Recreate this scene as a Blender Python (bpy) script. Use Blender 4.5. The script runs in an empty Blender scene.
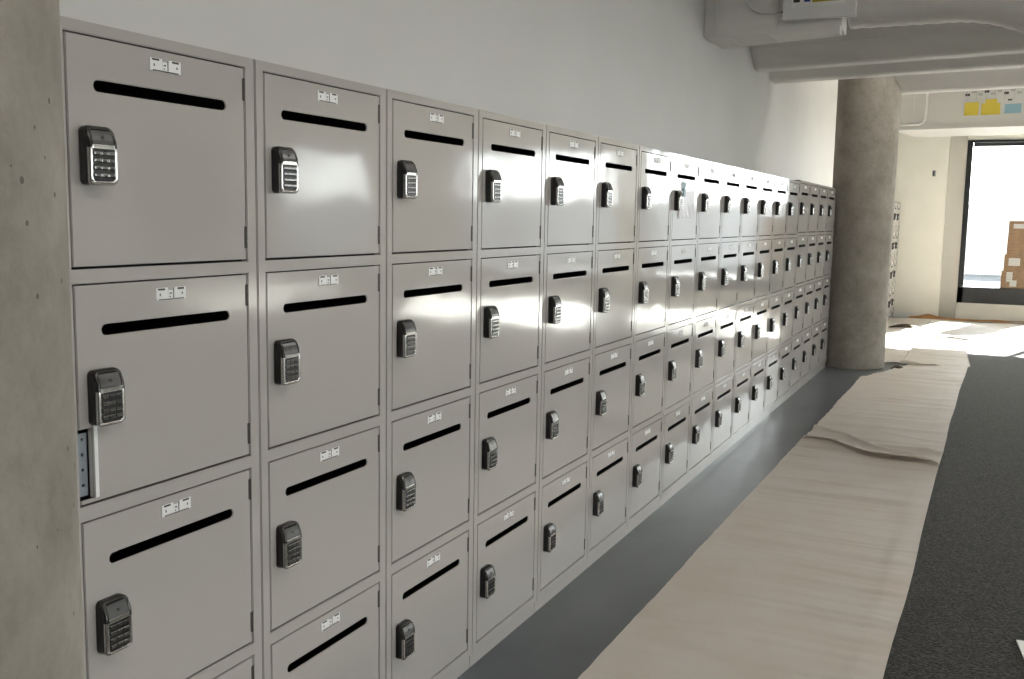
import bpy, bmesh, math, random
from mathutils import Vector, Matrix, noise

random.seed(7)
S = bpy.context.scene
COL = S.collection

# ---------------------------------------------------------------- camera
CAM_LOC = Vector((1.3973, -1.1677, 1.4272))
YAW, PITCH, ROLL, FPX = 0.445946, -0.122996, 0.0170746, 994.4935
cd = bpy.data.cameras.new('camera'); cam = bpy.data.objects.new('camera', cd); COL.objects.link(cam)
cd.sensor_width = 36.0; cd.sensor_fit = 'HORIZONTAL'; cd.lens = FPX / 1024 * 36.0
cd.clip_start = 0.02; cd.clip_end = 500
fw = Vector((-math.sin(YAW) * math.cos(PITCH), math.cos(YAW) * math.cos(PITCH), math.sin(PITCH)))
rt = Vector((math.cos(YAW), math.sin(YAW), 0)); up = rt.cross(fw)
rt2 = rt * math.cos(ROLL) + up * math.sin(ROLL); up2 = up * math.cos(ROLL) - rt * math.sin(ROLL)
m = Matrix((rt2, up2, -fw)).transposed().to_4x4(); m.translation = CAM_LOC
cam.matrix_world = m
S.camera = cam

# ---------------------------------------------------------------- world, sun, exposure
w = bpy.data.worlds.new('sky'); S.world = w; w.use_nodes = True
nt = w.node_tree; nt.nodes.clear()
out = nt.nodes.new('ShaderNodeOutputWorld'); bg = nt.nodes.new('ShaderNodeBackground')
tc = nt.nodes.new('ShaderNodeTexCoord'); sep = nt.nodes.new('ShaderNodeSeparateXYZ'); rp = nt.nodes.new('ShaderNodeValToRGB')
rp.color_ramp.elements[0].position = 0.0; rp.color_ramp.elements[0].color = (1.0, 0.985, 0.96, 1)
rp.color_ramp.elements[1].position = 0.7; rp.color_ramp.elements[1].color = (0.86, 0.92, 1.0, 1)
nt.links.new(tc.outputs['Generated'], sep.inputs[0]); nt.links.new(sep.outputs['Z'], rp.inputs[0])
nt.links.new(rp.outputs[0], bg.inputs[0]); bg.inputs[1].default_value = 10.0
nt.links.new(bg.outputs[0], out.inputs[0])

sd = bpy.data.lights.new('sun', 'SUN'); sd.energy = 90.0; sd.angle = math.radians(0.6); sd.color = (1.0, 0.96, 0.90)
so = bpy.data.objects.new('sun', sd); COL.objects.link(so)
SUN_DIR = Vector((-0.28, -1.0, -0.55)).normalized()
so.rotation_euler = SUN_DIR.to_track_quat('-Z', 'Y').to_euler(); so.location = (2, 25, 15)

vs = S.view_settings
S.display_settings.display_device = 'sRGB'
vs.view_transform = 'Standard'; vs.look = 'None'; vs.exposure = 0.3; vs.gamma = 1.0; vs.use_curve_mapping = False


def portal(loc, direction, sx, sy):
    """daylight portal filling one window opening (guides sky sampling, gives off no light)"""
    l = bpy.data.lights.new('window_portal', 'AREA'); l.shape = 'RECTANGLE'; l.size = sx; l.size_y = sy
    l.cycles.is_portal = True
    o = bpy.data.objects.new('window_portal', l); COL.objects.link(o); o.location = loc
    o.rotation_euler = Vector(direction).to_track_quat('-Z', 'Z').to_euler()


# ---------------------------------------------------------------- materials
def srgb(r, g, b):
    f = lambda c: (c / 255 / 12.92) if c / 255 <= 0.04045 else ((c / 255 + 0.055) / 1.055) ** 2.4
    return (f(r), f(g), f(b), 1)


def mat(name, col, rough=0.5, metal=0.0, spec=0.5, coat=0.0, coat_r=0.1):
    m = bpy.data.materials.new(name); m.use_nodes = True
    p = m.node_tree.nodes['Principled BSDF']
    p.inputs['Base Color'].default_value = col; p.inputs['Roughness'].default_value = rough
    p.inputs['Metallic'].default_value = metal; p.inputs['Specular IOR Level'].default_value = spec
    p.inputs['Coat Weight'].default_value = coat; p.inputs['Coat Roughness'].default_value = coat_r
    return m


def N(m, t): return m.node_tree.nodes.new(t)
def L(m, a, b): m.node_tree.links.new(a, b)


def add_noise(m, scale, c1, c2, lo=0.35, hi=0.65, detail=6, stretch=(1, 1, 1), bump=0.0, bump_scale=None, dist=0.01):
    p = m.node_tree.nodes['Principled BSDF']
    tc = N(m, 'ShaderNodeTexCoord'); mp = N(m, 'ShaderNodeMapping'); mp.inputs['Scale'].default_value = stretch
    L(m, tc.outputs['Object'], mp.inputs[0])
    n = N(m, 'ShaderNodeTexNoise'); n.inputs['Scale'].default_value = scale; n.inputs['Detail'].default_value = detail
    L(m, mp.outputs[0], n.inputs['Vector'])
    r = N(m, 'ShaderNodeValToRGB'); r.color_ramp.elements[0].position = lo; r.color_ramp.elements[1].position = hi
    r.color_ramp.elements[0].color = c1; r.color_ramp.elements[1].color = c2
    L(m, n.outputs['Fac'], r.inputs[0]); L(m, r.outputs[0], p.inputs['Base Color'])
    if bump:
        n2 = N(m, 'ShaderNodeTexNoise'); n2.inputs['Scale'].default_value = bump_scale or scale; n2.inputs['Detail'].default_value = 4
        L(m, mp.outputs[0], n2.inputs['Vector'])
        b = N(m, 'ShaderNodeBump'); b.inputs['Strength'].default_value = bump; b.inputs['Distance'].default_value = dist
        L(m, n2.outputs['Fac'], b.inputs['Height']); L(m, b.outputs[0], p.inputs['Normal'])
    return mp, r


M = {}
# locker enamel: warm light grey gloss, with very faint waviness of the sheet steel
M['enamel'] = mat('locker_enamel', (0.43, 0.405, 0.385, 1), 0.085, 0, 0.45)
_m = M['enamel']; _p = _m.node_tree.nodes['Principled BSDF']
_tc = N(_m, 'ShaderNodeTexCoord'); _n = N(_m, 'ShaderNodeTexNoise'); _n.inputs['Scale'].default_value = 3.0; _n.inputs['Detail'].default_value = 1.5
_g = N(_m, 'ShaderNodeNewGeometry'); L(_m, _g.outputs['Position'], _n.inputs['Vector'])
_b = N(_m, 'ShaderNodeBump'); _b.inputs['Strength'].default_value = 0.5; _b.inputs['Distance'].default_value = 0.006
L(_m, _n.outputs['Fac'], _b.inputs['Height']); L(_m, _b.outputs[0], _p.inputs['Normal'])
M['wall'] = mat('painted_wall', (0.72, 0.715, 0.70, 1), 0.55, 0, 0.35)
add_noise(M['wall'], 2.0, (0.59, 0.58, 0.565, 1), (0.61, 0.60, 0.585, 1), bump=0.08, bump_scale=120, dist=0.002)
M['cream'] = mat('cream_wall', (0.76, 0.735, 0.66, 1), 0.6)
add_noise(M['cream'], 3.0, (0.74, 0.715, 0.64, 1), (0.78, 0.755, 0.68, 1))
M['grey_wall'] = mat('grey_beige_pier', (0.42, 0.40, 0.36, 1), 0.6)
M['unit'] = mat('unit_grey_white', (0.48, 0.47, 0.45, 1), 0.5)
M['white'] = mat('white_paint', (0.74, 0.735, 0.72, 1), 0.4)
M['ceiling'] = mat('painted_ceiling', (0.62, 0.61, 0.59, 1), 0.6)
add_noise(M['ceiling'], 4.0, (0.72, 0.705, 0.68, 1), (0.77, 0.755, 0.73, 1), stretch=(0.3, 2, 2), bump=0.15, bump_scale=10, dist=0.01)
M['inside_shade'] = mat('locker_inside_shade', (0.07, 0.068, 0.065, 1), 0.6)  # inside darkened so the slots read black: shade put into the colour
M['vinyl'] = mat('grey_floor', srgb(112, 118, 122), 0.30, 0, 0.55)
add_noise(M['vinyl'], 2.2, srgb(84, 89, 94), srgb(104, 109, 114), stretch=(1, 0.6, 1))
M['bounce_floor'] = mat('pale_bounce_floor', (0.34, 0.325, 0.30, 1), 0.7)  # pale reflector colour for the unseen floor, added for bounce
M['carpet'] = mat('carpet_pile', (0.06, 0.058, 0.054, 1), 0.95, 0, 0.2)
M['carpet'].node_tree.nodes['Principled BSDF'].inputs['Sheen Weight'].default_value = 0.14
add_noise(M['carpet'], 95, (0.004, 0.004, 0.0035, 1), (0.066, 0.058, 0.048, 1), lo=0.42, hi=0.64, detail=2, bump=1.0, bump_scale=120, dist=0.006)
M['paper'] = mat('floor_paper', srgb(226, 208, 192), 0.48, 0, 0.55)
add_noise(M['paper'], 3.0, srgb(244, 235, 225), srgb(250, 244, 237), lo=0.3, hi=0.7, stretch=(1.2, 1.0, 1), bump=0.25, bump_scale=40, dist=0.003)
M['kraft'] = mat('kraft_paper', srgb(196, 146, 92), 0.8)
add_noise(M['kraft'], 6.0, srgb(180, 128, 76), srgb(206, 158, 104))
M['dark_paper'] = mat('paper_underside', srgb(92, 78, 62), 0.8)
M['card'] = mat('cardboard', srgb(176, 128, 82), 0.85)
add_noise(M['card'], 14.0, srgb(112, 90, 68), srgb(130, 106, 82), stretch=(1, 1, 3))
M['tape'] = mat('packing_tape', srgb(112, 82, 54), 0.35)
M['label'] = mat('white_label', (0.80, 0.80, 0.79, 1), 0.45)
M['box_label'] = mat('shipping_label', (0.42, 0.42, 0.41, 1), 0.5)
M['label_dull'] = mat('grey_label', (0.46, 0.46, 0.45, 1), 0.5)  # greyer ground for the far diagram label
M['ink'] = mat('label_ink', (0.03, 0.03, 0.03, 1), 0.5)
M['plastic'] = mat('black_plastic', (0.012, 0.012, 0.012, 1), 0.35)
M['chrome'] = mat('brushed_chrome', (0.62, 0.61, 0.60, 1), 0.22, 1.0)
M['hood'] = mat('black_chrome', (0.06, 0.058, 0.055, 1), 0.25, 0.8)
M['key_metal'] = mat('key_metal', (0.20, 0.20, 0.20, 1), 0.2, 1.0)
M['screen'] = mat('lock_window', (0.10, 0.10, 0.10, 1), 0.25)
M['steel'] = mat('galvanised_steel', (0.30, 0.33, 0.36, 1), 0.45, 0.6)
M['hinge'] = mat('hinge_steel', (0.11, 0.10, 0.09, 1), 0.4, 0.5)
M['frame'] = mat('black_window_frame', (0.008, 0.009, 0.011, 1), 0.45, 0.2)
M['yellow'] = mat('label_yellow', srgb(178, 160, 50), 0.5)
M['blue'] = mat('label_blue', srgb(26, 66, 150), 0.5)
M['pale_blue'] = mat('label_pale_blue', srgb(122, 156, 170), 0.5)
M['grey_print'] = mat('label_grey_print', srgb(150, 152, 150), 0.5)
M['ground'] = mat('outside_paving', (0.10, 0.098, 0.09, 1), 1.0, 0, 0.0)
add_noise(M['ground'], 0.3, (0.060, 0.060, 0.060, 1), (0.085, 0.085, 0.085, 1))
M['yard'] = mat('yard_render', (0.34, 0.335, 0.33, 1), 0.9, 0, 0.1)
M['note'] = mat('note_paper', (0.88, 0.86, 0.89, 1), 0.22, 0, 0.6)

# cast concrete: mottled grey-green with air voids and pale form marks
def concrete():
    m = mat('cast_concrete', srgb(138, 133, 122), 0.75, 0, 0.3)
    p = m.node_tree.nodes['Principled BSDF']
    tc = N(m, 'ShaderNodeTexCoord')
    n1 = N(m, 'ShaderNodeTexNoise'); n1.inputs['Scale'].default_value = 3.5; n1.inputs['Detail'].default_value = 8; n1.inputs['Roughness'].default_value = 0.75
    L(m, tc.outputs['Object'], n1.inputs['Vector'])
    r1 = N(m, 'ShaderNodeValToRGB'); r1.color_ramp.elements[0].position = 0.3; r1.color_ramp.elements[1].position = 0.72
    r1.color_ramp.elements[0].color = srgb(118, 112, 103); r1.color_ramp.elements[1].color = srgb(162, 156, 147)
    L(m, n1.outputs['Fac'], r1.inputs[0])
    v = N(m, 'ShaderNodeTexVoronoi'); v.inputs['Scale'].default_value = 30; v.inputs['Randomness'].default_value = 1
    L(m, tc.outputs['Object'], v.inputs['Vector'])
    n2 = N(m, 'ShaderNodeTexNoise'); n2.inputs['Scale'].default_value = 9; L(m, tc.outputs['Object'], n2.inputs['Vector'])
    mu = N(m, 'ShaderNodeMath'); mu.operation = 'MULTIPLY_ADD'; mu.inputs[1].default_value = 0.34; mu.inputs[2].default_value = -0.10
    L(m, n2.outputs['Fac'], mu.inputs[0])
    lt = N(m, 'ShaderNodeMath'); lt.operation = 'LESS_THAN'; L(m, v.outputs['Distance'], lt.inputs[0]); L(m, mu.outputs[0], lt.inputs[1])
    mx = N(m, 'ShaderNodeMixRGB'); mx.inputs[2].default_value = srgb(70, 64, 54)
    k = N(m, 'ShaderNodeMath'); k.operation = 'MULTIPLY'; k.inputs[1].default_value = 0.75; L(m, lt.outputs[0], k.inputs[0])
    L(m, k.outputs[0], mx.inputs[0]); L(m, r1.outputs[0], mx.inputs[1]); L(m, mx.outputs[0], p.inputs['Base Color'])
    b = N(m, 'ShaderNodeBump'); b.inputs['Strength'].default_value = 0.35; b.inputs['Distance'].default_value = 0.004
    n3 = N(m, 'ShaderNodeTexNoise'); n3.inputs['Scale'].default_value = 45; n3.inputs['Detail'].default_value = 8
    L(m, tc.outputs['Object'], n3.inputs['Vector']); L(m, n3.outputs['Fac'], b.inputs['Height']); L(m, b.outputs[0], p.inputs['Normal'])
    return m


M['concrete'] = concrete()

# clear window glass: lets daylight through, faint mirror
def glass():
    m = bpy.data.materials.new('window_glass'); m.use_nodes = True; t = m.node_tree; t.nodes.clear()
    o = t.nodes.new('ShaderNodeOutputMaterial'); mx = t.nodes.new('ShaderNodeMixShader'); fr = t.nodes.new('ShaderNodeFresnel'); fr.inputs[0].default_value = 1.45
    tr = t.nodes.new('ShaderNodeBsdfTransparent'); tr.inputs[0].default_value = (0.93, 0.96, 0.96, 1)
    gl = t.nodes.new('ShaderNodeBsdfGlossy'); gl.inputs['Roughness'].default_value = 0.02
    t.links.new(fr.outputs[0], mx.inputs[0]); t.links.new(tr.outputs[0], mx.inputs[1]); t.links.new(gl.outputs[0], mx.inputs[2]); t.links.new(mx.outputs[0], o.inputs[0])
    return m


M['glass'] = glass()


# ---------------------------------------------------------------- mesh helpers
def box(bm, x0, x1, y0, y1, z0, z1, mi=0, bev=0.0):
    r = bmesh.ops.create_cube(bm, size=1.0)
    vsx = r['verts']
    for v in vsx:
        v.co = Vector(((x0 + x1) / 2 + v.co.x * (x1 - x0), (y0 + y1) / 2 + v.co.y * (y1 - y0), (z0 + z1) / 2 + v.co.z * (z1 - z0)))
    fs = set(f for v in vsx for f in v.link_faces)
    for f in fs: f.material_index = mi
    if bev > 0:
        es = list(set(e for v in vsx for e in v.link_edges))
        b = bmesh.ops.bevel(bm, geom=es, offset=bev, segments=2, affect='EDGES', profile=0.6)
        for f in b['faces']: f.material_index = mi


def cyl(bm, p0, p1, r, seg=12, mi=0, r2=None):
    p0 = Vector(p0); p1 = Vector(p1); d = p1 - p0
    q = d.to_track_quat('Z', 'Y').to_matrix().to_4x4(); q.translation = (p0 + p1) / 2
    rr = bmesh.ops.create_cone(bm, cap_ends=True, segments=seg, radius1=r, radius2=r if r2 is None else r2, depth=d.length, matrix=q)
    for f in set(f for v in rr['verts'] for f in v.link_faces): f.material_index = mi


def plate(bm, outer, holes, x_front, depth, mi=0):
    """flat plate in the y-z plane with holes, front at x_front, extruded to -x"""
    loops = [outer] + holes; edges = []; allv = []
    for lp in loops:
        vv = [bm.verts.new((x_front, a, b)) for a, b in lp]
        allv += vv
        for i in range(len(vv)): edges.append(bm.edges.new((vv[i], vv[(i + 1) % len(vv)])))
    r = bmesh.ops.triangle_fill(bm, use_beauty=True, use_dissolve=False, edges=edges, normal=(1, 0, 0))
    fs = [g for g in r['geom'] if isinstance(g, bmesh.types.BMFace)]
    for f in fs:
        f.normal_update()
        if f.normal.x < 0: f.normal_flip()
        f.material_index = mi
    back = {}
    for v in allv: back[v] = bm.verts.new((v.co.x - depth, v.co.y, v.co.z))
    for f in fs:
        nf = bm.faces.new([back[v] for v in reversed(f.verts)]); nf.material_index = mi
    for e in edges:
        a, b = e.verts
        nf = bm.faces.new((a, b, back[b], back[a])); nf.material_index = mi
    bmesh.ops.recalc_face_normals(bm, faces=bm.faces[:])


def tube(bm, pts, r, seg=10, mi=0, radii=None):
    rings = []
    pts = [Vector(p) for p in pts]
    ref = Vector((0, 0, 1))
    for i, p in enumerate(pts):
        d = (pts[min(i + 1, len(pts) - 1)] - pts[max(i - 1, 0)]).normalized()
        a = d.cross(ref)
        if a.length < 0.05: a = d.cross(Vector((0, 1, 0)))
        a.normalize(); b = a.cross(d)
        rr = radii[i] if radii else r
        rings.append([bm.verts.new(p + a * rr * math.cos(t) + b * rr * math.sin(t)) for t in [2 * math.pi * k / seg for k in range(seg)]])
    for i in range(len(rings) - 1):
        for k in range(seg):
            f = bm.faces.new((rings[i][k], rings[i][(k + 1) % seg], rings[i + 1][(k + 1) % seg], rings[i + 1][k])); f.material_index = mi; f.smooth = True
    bm.faces.new(list(reversed(rings[0]))).material_index = mi; bm.faces.new(rings[-1]).material_index = mi
    bmesh.ops.recalc_face_normals(bm, faces=bm.faces[:])


def obj(name, bm, mats, parent=None, smooth=False):
    me = bpy.data.meshes.new(name); bm.to_mesh(me); bm.free()
    for mm in (mats if isinstance(mats, (list, tuple)) else [mats]): me.materials.append(M[mm])
    o = bpy.data.objects.new(name, me); COL.objects.link(o)
    if smooth:
        for p in me.polygons: p.use_smooth = True
    if parent: o.parent = parent
    return o


def struct(name, bm, mats, parent=None):
    o = obj(name, bm, mats, parent)
    if not parent: o['kind'] = 'structure'
    return o


def empty(name, loc, rz=0.0):
    o = bpy.data.objects.new(name, None); COL.objects.link(o); o.location = loc; o.rotation_euler = (0, 0, rz); o.empty_display_size = 0.1
    return o


def tag(o, label, cat, group=None):
    o['label'] = label; o['category'] = cat
    if group: o['group'] = group
    return o


# ================================================================ setting
WX = -0.45                # long left wall behind the lockers
RX = 13.0                 # right wall
BY = -6.0                 # wall behind the camera
FY = 15.20                # far wall
CZ = 3.35                 # slab soffit
WT = 0.40

bm = bmesh.new(); box(bm, WX - 0.2, RX + WT, BY - 0.2, FY + WT, -0.2, 0.0); struct('floor', bm, 'vinyl')
bm = bmesh.new(); box(bm, WX - 0.2, RX + WT, BY - 0.2, FY + WT, CZ, CZ + 0.3); struct('ceiling', bm, 'ceiling')
bm = bmesh.new(); box(bm, WX - 0.2, WX, BY - 0.2, FY + WT, 0, CZ); struct('wall_left', bm, 'wall')
bm = bmesh.new(); box(bm, WX, RX + WT, BY - 0.2, BY, 0, CZ); struct('wall_back', bm, 'wall')

FWIN = [(0.98, 4.0, 0.5, 2.66), (4.5, 7.7, 0.5, 2.66), (9.7, 12.2, 0.5, 2.66)]
bm = bmesh.new()
x = 0.98
prev = 0.74
for i, (a, b, z0, z1) in enumerate(FWIN):
    box(bm, prev, a, FY, FY + WT, 0, CZ)
    box(bm, a, b, FY, FY + WT, 0, 0.26)
    box(bm, a, b, FY, FY + WT, z1, CZ)
    prev = b
box(bm, prev, RX + WT, FY, FY + WT, 0, CZ)
struct('wall_far', bm, 'cream')
bm = bmesh.new(); box(bm, 0.742, 0.978, FY - 0.012, FY - 0.0005, 0, CZ); struct('trim_1', bm, 'grey_wall')
bm = bmesh.new(); box(bm, WX, 0.74, FY - 0.16, FY + WT, 0, CZ, bev=0.004); struct('wall_far_recess', bm, 'cream').name = 'wall_far_left'
bm = bmesh.new(); box(bm, WX + 0.0, 0.74, FY - 0.172, FY - 0.16, 0.0, 0.09, bev=0.003); struct('baseboard_far', bm, 'white')

RWIN = [(-4.8, -1.4), (-0.4, 3.0), (4.0, 7.4), (12.7, 14.7)]
bm = bmesh.new(); prev = BY
for a, b in RWIN:
    box(bm, RX, RX + WT, prev, a, 0, CZ); box(bm, RX, RX + WT, a, b, 0, 0.5); box(bm, RX, RX + WT, a, b, 2.66, CZ); prev = b
box(bm, RX, RX + WT, prev, FY, 0, CZ)
struct('wall_right', bm, 'wall')

wn = 0
def window_y(a, b, z0, z1, sill0):
    """window in the far wall; dark deep sill"""
    global wn
    wn += 1
    root = empty('window_%d' % wn, ((a + b) / 2, FY, z0)); root['kind'] = 'structure'
    def P(name, bm, mt):
        bmesh.ops.translate(bm, verts=bm.verts[:], vec=(-(a + b) / 2, -FY, -z0)); return obj(name, bm, mt, root)
    bm = bmesh.new()
    y0, y1 = FY - 0.02, FY + 0.38
    box(bm, a, a + 0.075, y0, y0 + 0.08, sill0, z1 - 0.0); box(bm, b - 0.075, b, y0, y0 + 0.08, sill0, z1)
    box(bm, a + 0.075, b - 0.075, y0 + 0.30, y0 + 0.38, z1 - 0.07, z1)
    box(bm, a, a + 0.05, y0 + 0.30, y0 + 0.38, z0, z1); box(bm, b - 0.05, b, y0 + 0.30, y0 + 0.38, z0, z1)
    box(bm, a + 0.075, b - 0.075, y0, y0 + 0.07, z1 - 0.035, z1)
    P('window_frame', bm, 'frame')
    mids = [a + (b - a) * 0.66]
    for mx_ in mids:
        bm = bmesh.new(); box(bm, mx_ - 0.035, mx_ + 0.035, y0 + 0.30, y0 + 0.38, z0, z1 - 0.07); P('mullion', bm, 'frame')
    bm = bmesh.new(); box(bm, a, b, y0, y1, sill0, z0, bev=0.004); P('window_sill', bm, 'frame')
    bm = bmesh.new(); box(bm, a + 0.04, b - 0.04, y0 + 0.335, y0 + 0.343, z0, z1 - 0.05); P('pane', bm, 'glass')
    portal(((a + b) / 2, FY + WT + 0.02, (z0 + z1) / 2), (0, -1, 0), b - a, z1 - z0)


for a, b, z0, z1 in FWIN: window_y(a, b, z0, z1, 0.26)

for a, b in RWIN:
    wn += 1
    root = empty('window_%d' % wn, (RX, (a + b) / 2, 0.5)); root['kind'] = 'structure'
    c = (a + b) / 2
    bm = bmesh.new(); h = (b - a) / 2
    box(bm, 0.05, 0.13, -h, -h + 0.06, 0, 2.16); box(bm, 0.05, 0.13, h - 0.06, h, 0, 2.16)
    box(bm, 0.05, 0.13, -h + 0.06, h - 0.06, 2.09, 2.16); box(bm, 0.05, 0.13, -h + 0.06, h - 0.06, 0, 0.07)
    obj('window_frame', bm, 'frame', root)
    bm = bmesh.new(); box(bm, 0.05, 0.13, -0.03, 0.03, 0.07, 2.09); obj('mullion', bm, 'frame', root)
    bm = bmesh.new(); box(bm, 0.085, 0.093, -h + 0.04, h - 0.04, 0.05, 2.11); obj('pane', bm, 'glass', root)
    portal((RX + WT + 0.02, c, 1.58), (-1, 0, 0), b - a, 2.16)

# ground outside
bm = bmesh.new(); box(bm, -60, 90, FY + WT + 0.01, 160, -0.4, -0.25); g1 = struct('floor_outside', bm, 'ground')
bm = bmesh.new(); box(bm, RX + WT + 0.01, 90, -60, FY + WT, -0.4, -0.25); struct('floor_outside_right', bm, 'ground')

# unseen floor beyond the carpet runner, made pale to bounce sunlight
bm = bmesh.new(); box(bm, 2.91, RX, BY, FY, 0.0, 0.006); struct('floor_right', bm, 'bounce_floor')

# long low wall across the yard outside
root = empty('yard_wall', (15, 36, -0.25))
bm = bmesh.new(); box(bm, -40, 60, 0, 0.3, 0, 2.25); obj('wall_panel', bm, 'yard', root)
bm = bmesh.new(); box(bm, -40, 60, -0.06, 0.36, 2.25, 2.35); obj('coping', bm, 'yard', root)
for k in range(11):
    bm = bmesh.new(); box(bm, -40 + k * 10 - 0.2, -39.6 + k * 10, -0.12, -0.001, 0, 2.25); obj('pier', bm, 'yard', root)
tag(root, 'long low pale wall across the yard outside, lost in glare beyond the window', 'wall')

# carpet on the open side of the room
bm = bmesh.new(); box(bm, 1.13, 2.9, BY, FY - 0.45, 0.0, 0.006)
tag(obj('carpet', bm, 'carpet'), 'dark charcoal speckled carpet covering the floor right of the protective paper', 'carpet')


# ================================================================ concrete columns
def column(x, y, r, label):
    bm = bmesh.new()
    seg = 72; zs = [0, 0.02, 0.6, 1.2, 1.8, 2.4, CZ]
    rings = []
    for z in zs:
        rings.append([bm.verts.new((r * math.cos(2 * math.pi * k / seg), r * math.sin(2 * math.pi * k / seg), z)) for k in range(seg)])
    for i in range(len(zs) - 1):
        for k in range(seg):
            f = bm.faces.new((rings[i][k], rings[i][(k + 1) % seg], rings[i + 1][(k + 1) % seg], rings[i + 1][k])); f.smooth = True
    bm.faces.new(list(reversed(rings[0]))); bm.faces.new(rings[-1])
    o = obj('concrete_column', bm, 'concrete'); o.location = (x, y, 0)
    return tag(o, label, 'column', 'round concrete columns')


column(0.305, -0.632, 0.30, 'big round concrete column at left edge, right beside the nearest locker')
column(0.228, 9.205, 0.292, 'round grey concrete column standing at the far end of the locker row')

# ================================================================ lockers
PW = 0.5
H = 1.741
ROWS = [(1.7200, 1.3250), (1.3000, 0.9100), (0.8830, 0.4910), (0.4625, 0.0715)]
YL, YR = 0.0275, 0.4690
DEP = 0.43


def rect(y0, y1, z0, z1): return [(y0, z0), (y1, z0), (y1, z1), (y0, z1)]


def body_bm(h=H):
    bm = bmesh.new()
    y0, y1 = 0.0012, PW - 0.0012
    plate(bm, rect(y0, y1, 0.045, h), [rect(YL, YR, b, t) for t, b in ROWS], 0.0, 0.016)
    es = [e for e in bm.edges if abs(e.verts[0].co.x) < 1e-6 and abs(e.verts[1].co.x) < 1e-6 and e.calc_face_angle(0) > 1.0]
    bmesh.ops.bevel(bm, geom=es, offset=0.0018, segments=2, affect='EDGES')
    box(bm, -DEP, -0.0161, y0, y0 + 0.002, 0.045, h, 1); box(bm, -DEP, -0.0161, y1 - 0.002, y1, 0.045, h, 1)
    box(bm, -DEP - 0.002, -DEP, y0, y1, 0.045, h, 1)
    box(bm, -DEP, -0.0161, y0 + 0.002, y1 - 0.002, h - 0.002, h, 0); box(bm, -DEP, -0.0161, y0 + 0.002, y1 - 0.002, 0.045, 0.048, 1)
    for i in range(3):
        zz = (ROWS[i][1] + ROWS[i + 1][0]) / 2
        box(bm, -DEP, -0.0161, y0 + 0.002, y1 - 0.002, zz - 0.004, zz + 0.004, 1)
    return bm


SLOT_Z = -0.083
def stadium(y0, y1, zc, r, n=8):
    pts = []
    for k in range(n + 1):
        a = -math.pi / 2 + math.pi * k / n; pts.append((y1 - r + r * math.cos(a), zc + r * math.sin(a)))
    for k in range(n + 1):
        a = math.pi / 2 + math.pi * k / n; pts.append((y0 + r + r * math.cos(a), zc + r * math.sin(a)))
    return pts


def door_bm(h, notch=False):
    """door local origin: seam y=0, z at the top of the opening"""
    bm = bmesh.new()
    g = 0.0028
    y0, y1, z0, z1 = YL + g, YR - g, -h + 0.0045, -g
    outer = rect(y0, y1, z0, z1)
    if notch:
        outer = [(y0, z0), (y1, z0), (y1, z1), (y0, z1), (y0, -0.252), (0.0575, -0.252), (0.0575, -0.378), (y0, -0.378)]
    plate(bm, outer, [stadium(0.086, 0.412, SLOT_Z, 0.0100)], -0.0005, 0.0025)
    es = [e for e in bm.edges if abs(e.verts[0].co.x + 0.0005) < 1e-6 and abs(e.verts[1].co.x + 0.0005) < 1e-6 and e.calc_face_angle(0) > 1.0]
    bmesh.ops.bevel(bm, geom=es, offset=0.0014, segments=2, affect='EDGES')
    box(bm, -0.016, -0.0031, y0, y0 + 0.0012, z0 if not notch else -0.252, z1); box(bm, -0.016, -0.0031, y1 - 0.0012, y1, z0, z1)
    box(bm, -0.016, -0.0031, y0 + 0.0013, y1 - 0.0013, z0, z0 + 0.0012); box(bm, -0.016, -0.0031, y0 + 0.0013, y1 - 0.0013, z1 - 0.0012, z1)
    return bm


# keypad lock ------------------------------------------------------
LH = 0.049
def prof(z):          # how far the lock face stands out from the door
    if z < 0.014: 
        e = max(0.0, (-0.040 - z) / 0.009); return 0.0270 - 0.004 * e * e
    t = (z - 0.014) / (LH - 0.014)
    return 0.0270 - 0.0125 * t * t - 0.001 * t


def rrect(hw, hh, r, n=6, cz=0.0):
    pts = []
    for cx, cy, a0 in ((hw - r, -hh + r, -math.pi / 2), (hw - r, hh - r, 0), (-hw + r, hh - r, math.pi / 2), (-hw + r, -hh + r, math.pi)):
        for k in range(n + 1):
            a = a0 + math.pi / 2 * k / n; pts.append((cx + r * math.cos(a), cz + cy + r * math.sin(a)))
    return pts


def densify(pts, step=0.006):
    o = []
    for i in range(len(pts)):
        a = Vector(pts[i]); b = Vector(pts[(i + 1) % len(pts)]); n = max(1, int((b - a).length / step))
        for k in range(n): o.append(tuple(a.lerp(b, k / n)))
    return o


LW = 0.0285
def lock_body():
    bm = bmesh.new(); lp = densify(rrect(LW, LH, 0.010))
    back = [bm.verts.new((0.0, a, b)) for a, b in lp]
    fr = [bm.verts.new((prof(b) - 0.003, a, b)) for a, b in lp]
    fr2 = [bm.verts.new((prof(b * 0.97) - 0.001, a * 0.95, b * 0.97)) for a, b in lp]
    n = len(lp)
    for i in range(n):
        j = (i + 1) % n
        bm.faces.new((back[i], back[j], fr[j], fr[i])).smooth = True; bm.faces.new((fr[i], fr[j], fr2[j], fr2[i]))
    c = bm.verts.new((prof(0) - 0.004, 0, 0))
    # face filled with strips following the profile
    for i in range(n): bm.faces.new((fr2[i], fr2[(i + 1) % n], c))
    bm.faces.new(list(reversed(back)))
    bmesh.ops.recalc_face_normals(bm, faces=bm.faces[:])
    return bm


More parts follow.
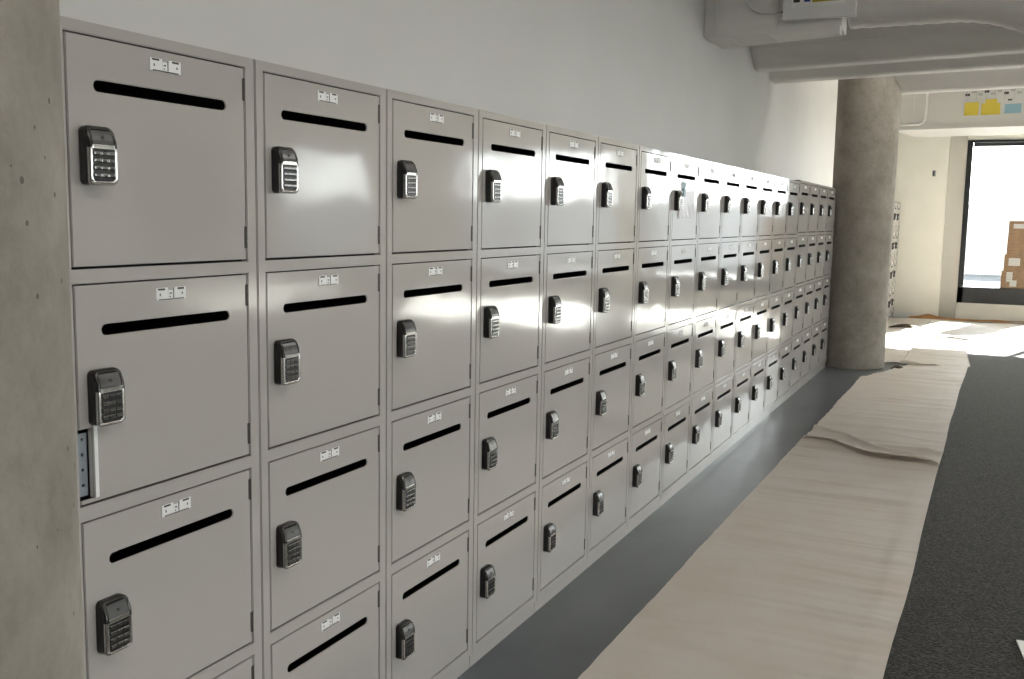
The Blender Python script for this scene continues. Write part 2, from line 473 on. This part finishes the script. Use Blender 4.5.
def ring(bm, outer, inner, lift, wall):
    n = len(outer)
    vo = [bm.verts.new((prof(b) + lift - 0.0012, a, b)) for a, b in outer]
    vm = [bm.verts.new((prof((b + ib) / 2) + lift, (a + ia) / 2, (b + ib) / 2)) for (a, b), (ia, ib) in zip(outer, inner)]
    vi = [bm.verts.new((prof(b) + lift - 0.0012, a, b)) for a, b in inner]
    vb = [bm.verts.new((prof(b) + lift - wall, a, b)) for a, b in outer]
    vc = [bm.verts.new((prof(b) + lift - wall * 0.5, a, b)) for a, b in inner]
    for i in range(n):
        j = (i + 1) % n
        for p, q in ((vb, vo), (vo, vm), (vm, vi), (vi, vc)):
            f = bm.faces.new((p[i], p[j], q[j], q[i])); f.smooth = True


def lock_bezel():
    bm = bmesh.new()
    o = rrect(LW + 0.0008, LH + 0.0008, 0.0105, 7); i = rrect(LW - 0.0058, LH - 0.0062, 0.006, 7)
    # subdivide both loops in the same way so that they follow the curved face
    def sub(l):
        r = []
        for k in range(len(l)):
            a = Vector(l[k]); b = Vector(l[(k + 1) % len(l)])
            for t in range(6): r.append(tuple(a.lerp(b, t / 6)))
        return r
    ring(bm, sub(o), sub(i), 0.0008, 0.008)
    for f in bm.faces:
        if f.calc_center_median().z > 0.017: f.material_index = 1
    box(bm, prof(0.010) - 0.004, prof(0.010) + 0.0004, -LW + 0.005, LW - 0.005, 0.0105, 0.0185, bev=0.001)
    bmesh.ops.recalc_face_normals(bm, faces=bm.faces[:])
    return bm


def keypad():
    bm = bmesh.new()
    box(bm, 0.020, 0.0262, -LW + 0.0055, LW - 0.0055, -0.0425, 0.0105, 1)
    for r_ in range(4):
        for c_ in range(3):
            y = (c_ - 1) * 0.0145; z = 0.0038 - r_ * 0.0122
            box(bm, 0.0255, 0.0288, y - 0.0068, y + 0.0068, z - 0.0034, z + 0.0034, 0, bev=0.0016)
    return bm


def lock_window():
    bm = bmesh.new()
    vv = []
    for k in range(5):
        z = 0.0190 + (0.0420 - 0.0190) * k / 4
        vv.append((bm.verts.new((prof(z) + 0.0002, -LW + 0.0065, z)), bm.verts.new((prof(z) + 0.0002, LW - 0.0065, z))))
    for k in range(4): bm.faces.new((vv[k][0], vv[k][1], vv[k + 1][1], vv[k + 1][0])).material_index = 0
    zc = 0.030
    cyl(bm, (prof(zc) - 0.002, 0, zc), (prof(zc) + 0.0010, 0, zc + 0.0005), 0.0035, 12, 1)
    bmesh.ops.recalc_face_normals(bm, faces=bm.faces[:])
    return bm


def number_plate():
    bm = bmesh.new(); y0, y1, z0, z1 = 0.213, 0.289, -0.0400, -0.0170
    x = 0.0
    box(bm, x - 0.0003, x + 0.0012, y0, y0 + 0.030, z0, z1, 0, bev=0.0004)
    box(bm, x - 0.0003, x + 0.0012, y1 - 0.030, y1, z0, z1, 0, bev=0.0004)
    box(bm, x - 0.0003, x + 0.0010, y0 + 0.0305, y1 - 0.0305, z0 + 0.001, z1 - 0.0045, 0)
    t0, t1 = x + 0.0012, x + 0.0016
    box(bm, t0, t1, y0 + 0.005, y0 + 0.022, z1 - 0.0042, z1 - 0.0008, 1); box(bm, t0, t1, y1 - 0.022, y1 - 0.005, z1 - 0.0042, z1 - 0.0008, 1)
    box(bm, t0, t1, y0 + 0.006, y1 - 0.006, z0 + 0.0004, z0 + 0.0022, 1)
    box(bm, t0, t1, y0 + 0.0335, y0 + 0.0385, z1 - 0.012, z1 - 0.0095, 1)
    box(bm, t0, t1, y0 + 0.0425, y0 + 0.0440, z0 + 0.003, z1 - 0.003, 1)
    box(bm, t0, t1, y0 + 0.0085, y0 + 0.0110, z0 + 0.008, z0 + 0.013, 1); box(bm, t0, t1, y1 - 0.0110, y1 - 0.0085, z0 + 0.009, z0 + 0.013, 1)
    box(bm, t0, t1, y0 + 0.0330, y0 + 0.0360, z0 + 0.005, z0 + 0.007, 1)
    return bm


def hinge_bm():
    bm = bmesh.new()
    for k in range(3):
        z = -0.0225 + k * 0.0152
        cyl(bm, (0.0005, 0, z), (0.0005, 0, z + 0.0146), 0.0025, 10)
    box(bm, -0.004, 0.0008, -0.0045, -0.001, -0.022, 0.022)
    return bm


LOCK_Y = 0.0790
me_cache = {}
def prt(name, key, bmf, mats, parent, loc=(0, 0, 0)):
    if key in me_cache:
        o = bpy.data.objects.new(name, me_cache[key]); COL.objects.link(o); o.parent = parent
    else:
        o = obj(name, bmf(), mats, parent); me_cache[key] = o.data
    o.location = loc
    return o


def make_locker(notched=False):
    root = empty('locker', (0, 0, 0))
    prt('cabinet_body', 'body', body_bm, ['enamel', 'inside_shade'], root)
    def pl():
        bm = bmesh.new(); box(bm, -DEP + 0.02, -0.008, 0.002, PW - 0.002, 0.0, 0.045); return bm
    prt('plinth', 'plinth', pl, 'enamel', root)
    for ri, (t, b) in enumerate(ROWS):
        sp = notched and ri == 1
        d = prt('door', 'doorN' if sp else 'door%d' % ri, lambda: door_bm(t - b, sp), 'enamel', root, (0, 0, t))
        zc = -(t - b) / 2 - 0.0045
        prt('lock_body', 'lb', lock_body, 'plastic', d, (-0.0004, LOCK_Y, zc))
        prt('lock_bezel', 'lz', lock_bezel, ['chrome', 'hood'], d, (-0.0004, LOCK_Y, zc))
        prt('keypad', 'kp', keypad, ['key_metal', 'plastic'], d, (-0.0004, LOCK_Y, zc))
        prt('lock_window', 'lw', lock_window, ['screen', 'plastic'], d, (-0.0004, LOCK_Y, zc))
        prt('number_plate', 'np', number_plate, ['label', 'ink'], d)
        prt('hinge', 'hg', hinge_bm, 'hinge', d, (0, YR - 0.0035, -0.045))
        prt('hinge', 'hg', hinge_bm, 'hinge', d, (0, YR - 0.0035, -(t - b) + 0.050))
    if notched:
        t = ROWS[1][0]
        bm = bmesh.new()   # galvanised strip seen through the cut-out corner of the second door
        hs = [[(0.0445 + 0.0032 * math.cos(a * math.pi / 4), t - 0.272 - k * 0.0275 + 0.0032 * math.sin(a * math.pi / 4)) for a in range(8)] for k in range(4)]
        plate(bm, rect(0.031, 0.054, t - 0.374, t - 0.262), hs, -0.012, 0.003)
        obj('perforated_strip', bm, 'steel', root)['label'] = 'blue grey galvanised strip with round holes'
        bm = bmesh.new(); box(bm, -0.012, 0.0030, 0.0578, 0.0660, t - 0.378, t - 0.248, bev=0.0008)
        obj('edge_trim', bm, 'label', root)['label'] = 'white upright edge strip'
    return root


def copy_tree(o, parent=None):
    c = o.copy(); COL.objects.link(c)
    if parent: c.parent = parent
    for ch in [k for k in o.children]: copy_tree(ch, c)
    return c


ORD = ['first', 'second', 'third', 'fourth', 'fifth', 'sixth', 'seventh', 'eighth', 'ninth', 'tenth', 'eleventh', 'twelfth', 'thirteenth',
       'fourteenth', 'fifteenth', 'sixteenth', 'seventeenth', 'last']
first = make_locker(True)
tag(first, 'nearest four-door locker against the left concrete column, second door with cut-out corner', 'locker', 'lockers in the long row')
proto = None
for i in range(1, 18):
    o = make_locker(False) if proto is None else copy_tree(proto)
    if proto is None: proto = o
    o.location = (0, i * PW, 0)
    if i == 7: lab = 'eighth locker from the left, the one with a paper note on its top door'
    elif i == 17: lab = 'last pale locker of the long row, beside the round far column'
    elif i == 14: lab = 'fifteenth pale locker from the left, first of the four slightly raised far ones'
    elif i > 14: lab = '%s pale locker from the left in the raised far group of four' % ORD[i]
    else: lab = '%s four-door pale grey locker from the left in the long row' % ORD[i]
    tag(o, lab, 'locker', 'lockers in the long row')
    if i >= 14:
        o.location.z = 0.012
        for ch in o.children:
            if ch.name.startswith('plinth'):
                ch.location.z = -0.012; ch.scale.z = 1.27

# the second bank of lockers behind the far column
for k in range(3):
    o = copy_tree(proto); o.location = (0.12, 13.50 + k * PW, 0.0)
    tag(o, ['pale locker far behind the round column, first of the second bank', 'pale locker far behind the round column, middle of the second bank',
            'pale locker beside the cream end wall, past the round column'][k], 'locker', 'lockers behind the far column')

# note hanging on the eighth locker
root = empty('paper_note', (0.0, 3.62, 1.43))
bm = bmesh.new(); nx, nz = 14, 10; W_, H_ = 0.245, 0.135
g = [[bm.verts.new((0.0022 + 0.010 * (i / nx) ** 3 + 0.003 * math.sin(i * 0.9 + j * 0.5) ** 2 * (1 - j / nz), W_ * i / nx, H_ * j / nz + 0.01 * (i / nx))) for j in range(nz + 1)] for i in range(nx + 1)]
for i in range(nx):
    for j in range(nz): bm.faces.new((g[i][j], g[i + 1][j], g[i + 1][j + 1], g[i][j + 1]))
bmesh.ops.solidify(bm, geom=bm.faces[:], thickness=0.0006)
bmesh.ops.recalc_face_normals(bm, faces=bm.faces[:])
obj('sheet', bm, 'note', root)
bm = bmesh.new()
box(bm, 0.0010, 0.0020, 0.045, 0.115, 0.150, 0.182, 0); box(bm, 0.0010, 0.0070, 0.062, 0.098, 0.110, 0.150, 0); box(bm, 0.0020, 0.0026, 0.095, 0.113, 0.158, 0.176, 1)
obj('blue_mark', bm, ['pale_blue', 'ink'], root)['label'] = 'pale blue printed mark at the top of the sheet'
root.location.x = 0.0
tag(root, 'white paper note with blue mark hanging on the eighth locker top door', 'note')

# ================================================================ ceiling ribs
SK = -0.18
def rib(x0, y0, x1, z, label):
    bm = bmesh.new()
    pr_ = [(0.0, 0.0), (-0.03, 0.012), (-0.22, 0.13), (-0.34, 0.34), (-0.36, CZ - z), (0.40, CZ - z), (0.38, 0.34), (0.20, 0.05), (0.15, 0.0)]
    a = [bm.verts.new((x0, y0 + p, z + q)) for p, q in pr_]; b = [bm.verts.new((x1, y0 + p + SK * (x1 - x0), z + q)) for p, q in pr_]
    n = len(pr_)
    for i in range(n): bm.faces.new((a[i], a[(i + 1) % n], b[(i + 1) % n], b[i]))
    bm.faces.new(a); bm.faces.new(list(reversed(b)))
    bmesh.ops.recalc_face_normals(bm, faces=bm.faces[:])
    return tag(obj('ceiling_beam', bm, 'ceiling'), label, 'beam', 'pale beams across the ceiling')


rib(WX, 7.24, 8.0, 2.655, 'nearest pale tapered beam crossing the ceiling behind the boxy unit')
rib(WX, 7.94, 8.0, 2.650, 'second pale tapered ceiling beam, just in front of the round column')
rib(0.47, 9.23, 8.0, 2.665, 'third pale tapered ceiling beam, passing behind the top of the round column')

# ================================================================ fan coil units
def arc_pts(p0, c, r, a0, a1, n, plane='xz', y=0):
    return [(c[0] + r * math.cos(a0 + (a1 - a0) * k / n), y, c[1] + r * math.sin(a0 + (a1 - a0) * k / n)) for k in range(n + 1)]


root = empty('fan_coil_unit', (WX, 5.62, 2.65))
def R(bm): bmesh.ops.translate(bm, verts=bm.verts[:], vec=(-WX, -5.62, -2.65)); return bm
bm = bmesh.new()
vv = [(-0.45, 5.62), (0.44, 5.62), (0.44, 5.86), (-0.45, 6.13)]
lo = [bm.verts.new((a, b, 2.65)) for a, b in vv]; hi = [bm.verts.new((a, b, 3.2)) for a, b in vv]
bm.faces.new(list(reversed(lo))); bm.faces.new(hi)
for i in range(4): bm.faces.new((lo[i], lo[(i + 1) % 4], hi[(i + 1) % 4], hi[i]))
bmesh.ops.bevel(bm, geom=bm.edges[:], offset=0.004, segments=2, affect='EDGES')
for xx in (-0.30, -0.02): box(bm, xx - 0.006, xx + 0.006, 5.64, 5.98, 2.6455, 2.651)
box(bm, -0.375, -0.369, 5.616, 5.621, 2.66, 3.19); box(bm, 0.035, 0.041, 5.616, 5.621, 2.66, 3.19)
obj('casing', R(bm), 'ceiling', root)
bm = bmesh.new(); box(bm, 0.079, 0.530, 5.560, 5.612, 2.715, 3.02, bev=0.004)
box(bm, 0.079, 0.530, 5.550, 5.562, 2.715, 2.733); box(bm, 0.516, 0.530, 5.550, 5.562, 2.733, 3.02)
obj('control_box', R(bm), 'white', root)
bm = bmesh.new(); box(bm, 0.405, 0.439, 5.570, 5.66, 2.612, 2.668, bev=0.003); obj('bracket', R(bm), 'white', root)
bm = bmesh.new()
box(bm, 0.135, 0.47, 5.5575, 5.560, 2.79, 2.99, 0); box(bm, 0.145, 0.185, 5.556, 5.558, 2.82, 2.87, 3)
box(bm, 0.212, 0.250, 5.556, 5.558, 2.820, 2.885, 2); box(bm, 0.262, 0.425, 5.556, 5.558, 2.815, 2.93, 1)
obj('wiring_label', R(bm), ['label', 'yellow', 'blue', 'ink'], root)['label'] = 'white diagram label with yellow and blue blocks'
bm = bmesh.new()
pts = [(-0.165, 5.605, 3.19), (-0.165, 5.605, 2.95), (-0.160, 5.605, 2.87), (-0.135, 5.605, 2.815), (-0.09, 5.605, 2.785), (-0.02, 5.605, 2.775), (0.078, 5.605, 2.775)]
tube(bm, pts, 0.007, 8); obj('conduit', R(bm), 'white', root)
tag(root, 'white boxy ceiling unit with wiring label, against the left wall', 'air unit', 'air units under the ceiling')

# insulated duct leaving the near unit to the right
bm = bmesh.new(); pts = []; rad = []
for k in range(121):
    t = k / 120; xx = 0.452 + t * 3.7
    dip = 0.0 if xx < 1.05 else min(0.16, (xx - 1.05) ** 2 * 0.42)
    pts.append((xx, 5.93 - 0.10 * max(0, xx - 1.0), 3.000 - dip)); rad.append(0.295 + 0.003 * math.sin(k * 1.9))
tube(bm, pts, 0.3, 28, radii=rad)
tag(obj('air_duct', bm, 'ceiling'), 'wrapped pale round duct running right from the near ceiling unit', 'duct')

# far unit with yellow and blue diagram
root = empty('fan_coil_unit', (0.10, 13.20, 2.65), -0.17)
bm = bmesh.new(); box(bm, 0, 3.2, 0, 1.25, 0.0, 0.66, bev=0.006)
box(bm, 0.0, 3.2, -0.012, 0.0, 0.0, 0.03); box(bm, 0.02, 0.26, -0.008, 0.0, 0.07, 0.50)
box(bm, 0.0, 3.2, -0.03, 0.0, 0.52, 0.56)
obj('casing', bm, 'unit', root)
bm = bmesh.new(); tube(bm, [(0.42, -0.02, 0.66), (0.42, -0.02, 0.20), (0.415, -0.02, 0.13), (0.39, -0.02, 0.085), (0.34, -0.02, 0.065), (0.05, -0.02, 0.060)], 0.013, 8); obj('conduit', bm, 'white', root)
bm = bmesh.new()
x0 = 0.85
box(bm, x0, x0 + 0.72, -0.010, 0.0, 0.145, 0.52, 0)
box(bm, x0 + 0.03, x0 + 0.20, -0.014, -0.010, 0.155, 0.32, 1); box(bm, x0 + 0.23, x0 + 0.45, -0.014, -0.010, 0.155, 0.30, 1); box(bm, x0 + 0.27, x0 + 0.41, -0.0145, -0.0105, 0.30, 0.35, 1)
box(bm, x0 + 0.50, x0 + 0.69, -0.014, -0.010, 0.165, 0.28, 2); box(bm, x0 + 0.53, x0 + 0.58, -0.014, -0.010, 0.32, 0.34, 3)
for k in range(9): box(bm, x0 + 0.03 + k * 0.075, x0 + 0.085 + k * 0.075, -0.013, -0.010, 0.40 + 0.03 * (k % 2), 0.43 + 0.03 * (k % 2), 3 if k % 3 == 0 else 4)
for k in range(6): box(bm, x0 + 0.05 + k * 0.11, x0 + 0.056 + k * 0.11, -0.013, -0.010, 0.34, 0.48, 4)
obj('wiring_label', bm, ['label_dull', 'yellow', 'pale_blue', 'ink', 'grey_print'], root)['label'] = 'diagram label with yellow and pale blue areas'
tag(root, 'long pale ceiling unit with yellow and blue diagram above the far window', 'air unit', 'air units under the ceiling')

# small outlet box on the cream end wall
bm = bmesh.new(); box(bm, -0.025, 0.025, -0.006, 0.0, -0.045, 0.045, 0, bev=0.002); box(bm, -0.018, 0.006, -0.008, -0.005, -0.036, 0.036, 1)
o = obj('wall_outlet', bm, ['grey_print', 'ink']); o.location = (0.555, FY - 0.16, 2.17)
tag(o, 'small dark outlet box high on the cream end wall', 'outlet')

# ================================================================ added fill lamps, unseen, to brighten the floor and far column
M['housing'] = mat('fill_lamp_housing', (0.75, 0.75, 0.74, 1), 0.4)
ml = bpy.data.materials.new('fill_lamp_diffuser'); ml.use_nodes = True
_e = ml.node_tree.nodes['Principled BSDF']; _e.inputs['Emission Color'].default_value = (1.0, 0.95, 0.88, 1); _e.inputs['Emission Strength'].default_value = 14.5
M['diffuser'] = ml


def lamp(x, y, label, rz=0.0):
    root = empty('added_fill_lamp', (x, y, CZ), rz)
    bm = bmesh.new(); box(bm, -0.155, 0.155, -0.62, 0.62, -0.075, 0.0, bev=0.006); obj('housing', bm, 'housing', root)
    bm = bmesh.new(); box(bm, -0.14, 0.14, -0.60, 0.60, -0.082, -0.0755); obj('diffuser', bm, 'diffuser', root)
    for k in (-1, 1):
        bm = bmesh.new(); box(bm, -0.15, 0.15, k * 0.612 - 0.01, k * 0.612 + 0.01, -0.09, -0.0755); obj('end_cap', bm, 'housing', root)
    tag(root, label, 'ceiling light', 'added fill lamps over the aisle')


lamp(1.85, -0.9, 'added unseen fill lamp over the aisle, the one nearest the near concrete column')
lamp(1.85, 1.5, 'added unseen fill lamp over the aisle, between the nearest lamp and the third')
lamp(1.85, 3.9, 'added unseen fill lamp over the aisle, last before the boxy ceiling unit')
lamp(1.32, 8.27, 'added unseen fill lamp set crosswise between the two beams in front of the round column', math.pi / 2 - 0.12)

# ================================================================ floor paper
def nz(x, y, s, k=0.0): return noise.noise(Vector((x * s, y * s, k)))


def sheet(name, pts_fn, nu, nv, hfun, mats, label, cat, group=None):
    bm = bmesh.new()
    g = []
    for i in range(nu + 1):
        row = []
        for j in range(nv + 1):
            x, y = pts_fn(i / nu, j / nv); row.append(bm.verts.new((x, y, hfun(x, y, i / nu, j / nv))))
        g.append(row)
    for i in range(nu):
        for j in range(nv): bm.faces.new((g[i][j], g[i + 1][j], g[i + 1][j + 1], g[i][j + 1])).smooth = True
    bmesh.ops.solidify(bm, geom=bm.faces[:], thickness=-0.0006)
    bmesh.ops.recalc_face_normals(bm, faces=bm.faces[:])
    return tag(obj(name, bm, mats), label, cat, group)


def wrinkle(x, y, seed=0.0):
    yy = y + 0.05 * noise.noise(Vector((x * 1.3, y * 0.7, seed)))
    a = noise.noise(Vector((x * 0.55 + seed, yy * 8.0, 3.1 + seed)))
    b = noise.noise(Vector((x * 1.1, yy * 19.0, 7.7 + seed)))
    c = noise.noise(Vector((x * 1.5, y * 2.2, 1.7 + seed)))
    r = max(0.0, 1 - abs(noise.noise(Vector((x * 0.35, yy * 2.6, 9.3 + seed)))) * 12)
    return 0.0110 * a + 0.0050 * b + 0.0025 * c + 0.0070 * r


def lx(y): return 0.335 + 0.006 * y + 0.006 * nz(0, y, 1.5, 2)
def rx(y): return 1.168 + 0.009 * y + 0.012 * nz(5, y, 1.1, 4) + 0.010 * max(0, y - 8)


def hA(x, y, u, v):
    e = min(u, 1 - u)
    fold = 0.0035 if u > 0.875 else 0.0
    return 0.025 + wrinkle(x, y) * (0.35 + 0.65 * min(1, e * 8)) + fold


sheet('floor_paper', lambda u, v: (lx(-2.5 + 8.0 * v) * (1 - u) + rx(-2.5 + 8.0 * v) * u, -2.5 + 8.0 * v), 44, 900, hA, 'paper',
      'long near beige protective paper on the floor in front of the lockers', 'floor paper', 'sheets of floor paper')


def pB(u, v):
    y0 = 5.40 - 0.52 * u + 0.06 * math.sin(u * 9) + 0.05 * nz(u * 4, 0, 1, 8); y1 = 9.35 + 0.15 * u
    y = y0 + (y1 - y0) * v
    xl = lx(y) + 0.02 + (0.30 * max(0, (y - 8.25)) if y > 8.25 else 0)
    return (xl * (1 - u) + rx(y) * u, y)


def hB(x, y, u, v):
    d = v * 4.0
    curl = 0.028 * math.exp(-d / 0.05) * (0.35 + u) + 0.022 * math.exp(-((d - 0.20 - 0.12 * u) / 0.035) ** 2) * u
    curl += 0.018 * math.exp(-((d - 0.36 + 0.3 * u) / 0.03) ** 2)
    return 0.034 + wrinkle(x, y, 4.0) * 0.7 + curl + (0.002 if u > 0.875 else 0)


sheet('floor_paper', pB, 60, 560, hB, 'paper', 'middle beige floor paper with a wrinkled near edge, running up to the far column', 'floor paper', 'sheets of floor paper')


def pC(u, v):
    y0 = 9.25 + 0.30 * u + 0.05 * math.sin(u * 14); y1 = 12.0
    y = y0 + (y1 - y0) * v
    return (0.66 * (1 - u) + (1.30 - 0.05 * (y - 9.4)) * u, y)


def hC(x, y, u, v):
    d = v * 2.7
    return 0.030 + 1.3 * wrinkle(x, y, 8.0) + 0.055 * math.exp(-d / 0.06) * max(0, 1 - u * 1.4)


sheet('floor_paper', pC, 50, 300, hC, 'paper', 'sunlit paper sheet just past the round far column with a curled near edge', 'floor paper', 'sheets of floor paper')


def hD(x, y, u, v): return 0.016 + 1.8 * wrinkle(x * 1.6, y * 0.6, 12.0) + 0.004 * max(0, nz(x, y, 4, 3)) 
sheet('floor_paper', lambda u, v: (-0.43 + 1.10 * u, 9.56 + 5.2 * v), 60, 260, lambda x, y, u, v: hD(x, y, u, v), 'paper',
      'rumpled paper on the floor behind the round column along the wall', 'floor paper', 'sheets of floor paper')
sheet('floor_paper', lambda u, v: (0.68 + 2.2 * u, 12.1 + 0.2 * math.sin(u * 5) + (2.55 - 0.2 * math.sin(u * 5)) * v), 120, 120, lambda x, y, u, v: 0.010 + hD(x, y, u, v), 'paper',
      'wide sunlit white paper spread over the floor below the far window', 'floor paper', 'sheets of floor paper')
sheet('kraft_paper', lambda u, v: (0.35 + 2.5 * u, 14.70 + 0.36 * v + 0.03 * math.sin(u * 13)), 120, 14,
      lambda x, y, u, v: 0.03 + 0.03 * max(0, nz(x, y, 3, 5)) + 0.05 * math.exp(-((x - 0.62) / 0.12) ** 2) * v, 'kraft',
      'orange brown kraft paper strip along the base of the far wall', 'kraft paper')

# torn curls of paper
def scrap(x, y, rz, ln, wd, h, label):
    bm = bmesh.new(); nu = 16; a = []
    for i in range(nu + 1):
        t = i / nu; wv = wd * math.sin(math.pi * min(1, t * 0.9 + 0.1)) * (1 - 0.5 * t) + 0.004
        z = 0.004 + h * math.sin(math.pi * t)
        a.append((bm.verts.new((ln * t, -wv / 2, z * 0.5)), bm.verts.new((ln * t, 0.3 * wv, z + 0.004)), bm.verts.new((ln * t, wv / 2, z * 0.7))))
    for i in range(nu):
        for k in range(2): bm.faces.new((a[i][k], a[i + 1][k], a[i + 1][k + 1], a[i][k + 1])).smooth = True
    bmesh.ops.solidify(bm, geom=bm.faces[:], thickness=0.0008)
    o = obj('paper_scrap', bm, 'dark_paper'); o.location = (x, y, 0.022); o.rotation_euler = (0, 0, rz)
    return tag(o, label, 'paper scrap', 'torn scraps on the floor paper')


scrap(0.22, 13.15, 0.15, 0.42, 0.22, 0.045, 'dark torn paper curl on the sheet right behind the round column')
scrap(0.60, 12.20, -0.02, 0.40, 0.06, 0.020, 'thin dark torn strip lying on sunlit paper past the column')
scrap(0.60, 9.02, 0.20, 0.13, 0.16, 0.030, 'small dark paper flap at the right foot of the round column')

bm = bmesh.new(); box(bm, -0.02, 0.10, -0.13, 0.13, 0.0, 0.004, bev=0.001)
o = obj('cardboard_scrap', bm, 'label'); o.location = (1.603, 2.42, 0.006); o.rotation_euler = (0, 0, 0.13)
tag(o, 'white card scrap on the dark carpet at the bottom right corner', 'scrap')

# ================================================================ cartons on the window sill
def carton(xl, xr, z0, z1, y0, y1, lb, label):
    root = empty('cardboard_box', ((xl + xr) / 2, (y0 + y1) / 2, z0)); hw = (xr - xl) / 2; hd = (y1 - y0) / 2; h = z1 - z0
    bm = bmesh.new(); box(bm, -hw, hw, -hd, hd, 0, h, bev=0.004); obj('carton', bm, 'card', root)
    bm = bmesh.new(); box(bm, -hw - 0.0006, hw + 0.0006, -0.025, 0.025, h - 0.05, h + 0.0006); obj('packing_tape', bm, 'tape', root)
    for a, b, c, d in lb:
        bm = bmesh.new(); box(bm, -hw + a, -hw + b, -hd - 0.0012, -hd, c, d, 0)
        for k in range(3): box(bm, -hw + a + 0.006, -hw + b - 0.012, -hd - 0.0016, -hd - 0.0012, c + (d - c) * (0.2 + 0.25 * k), c + (d - c) * (0.26 + 0.25 * k), 1)
        obj('shipping_label', bm, ['box_label', 'grey_print'], root)
    return tag(root, label, 'box', 'cardboard boxes stacked on the window sill')


BY0, BY1 = FY + 0.0, FY + 0.29
carton(1.555, 2.06, 0.50, 0.755, BY0, BY1, [(0.07, 0.15, 0.10, 0.24), (0.12, 0.21, 0.03, 0.12)], 'lowest cardboard box of the stack on the black window sill')
carton(1.580, 2.05, 0.755, 1.00, BY0, BY1, [(0.06, 0.21, 0.08, 0.19)], 'second cardboard box from the bottom of the window sill stack')
carton(1.605, 2.07, 1.00, 1.245, BY0, BY1, [], 'third cardboard box up in the window sill stack, without labels')
carton(1.610, 2.04, 1.245, 1.49, BY0, BY1, [(0.06, 0.24, 0.135, 0.200)], 'topmost cardboard box of the stack against the bright far window')
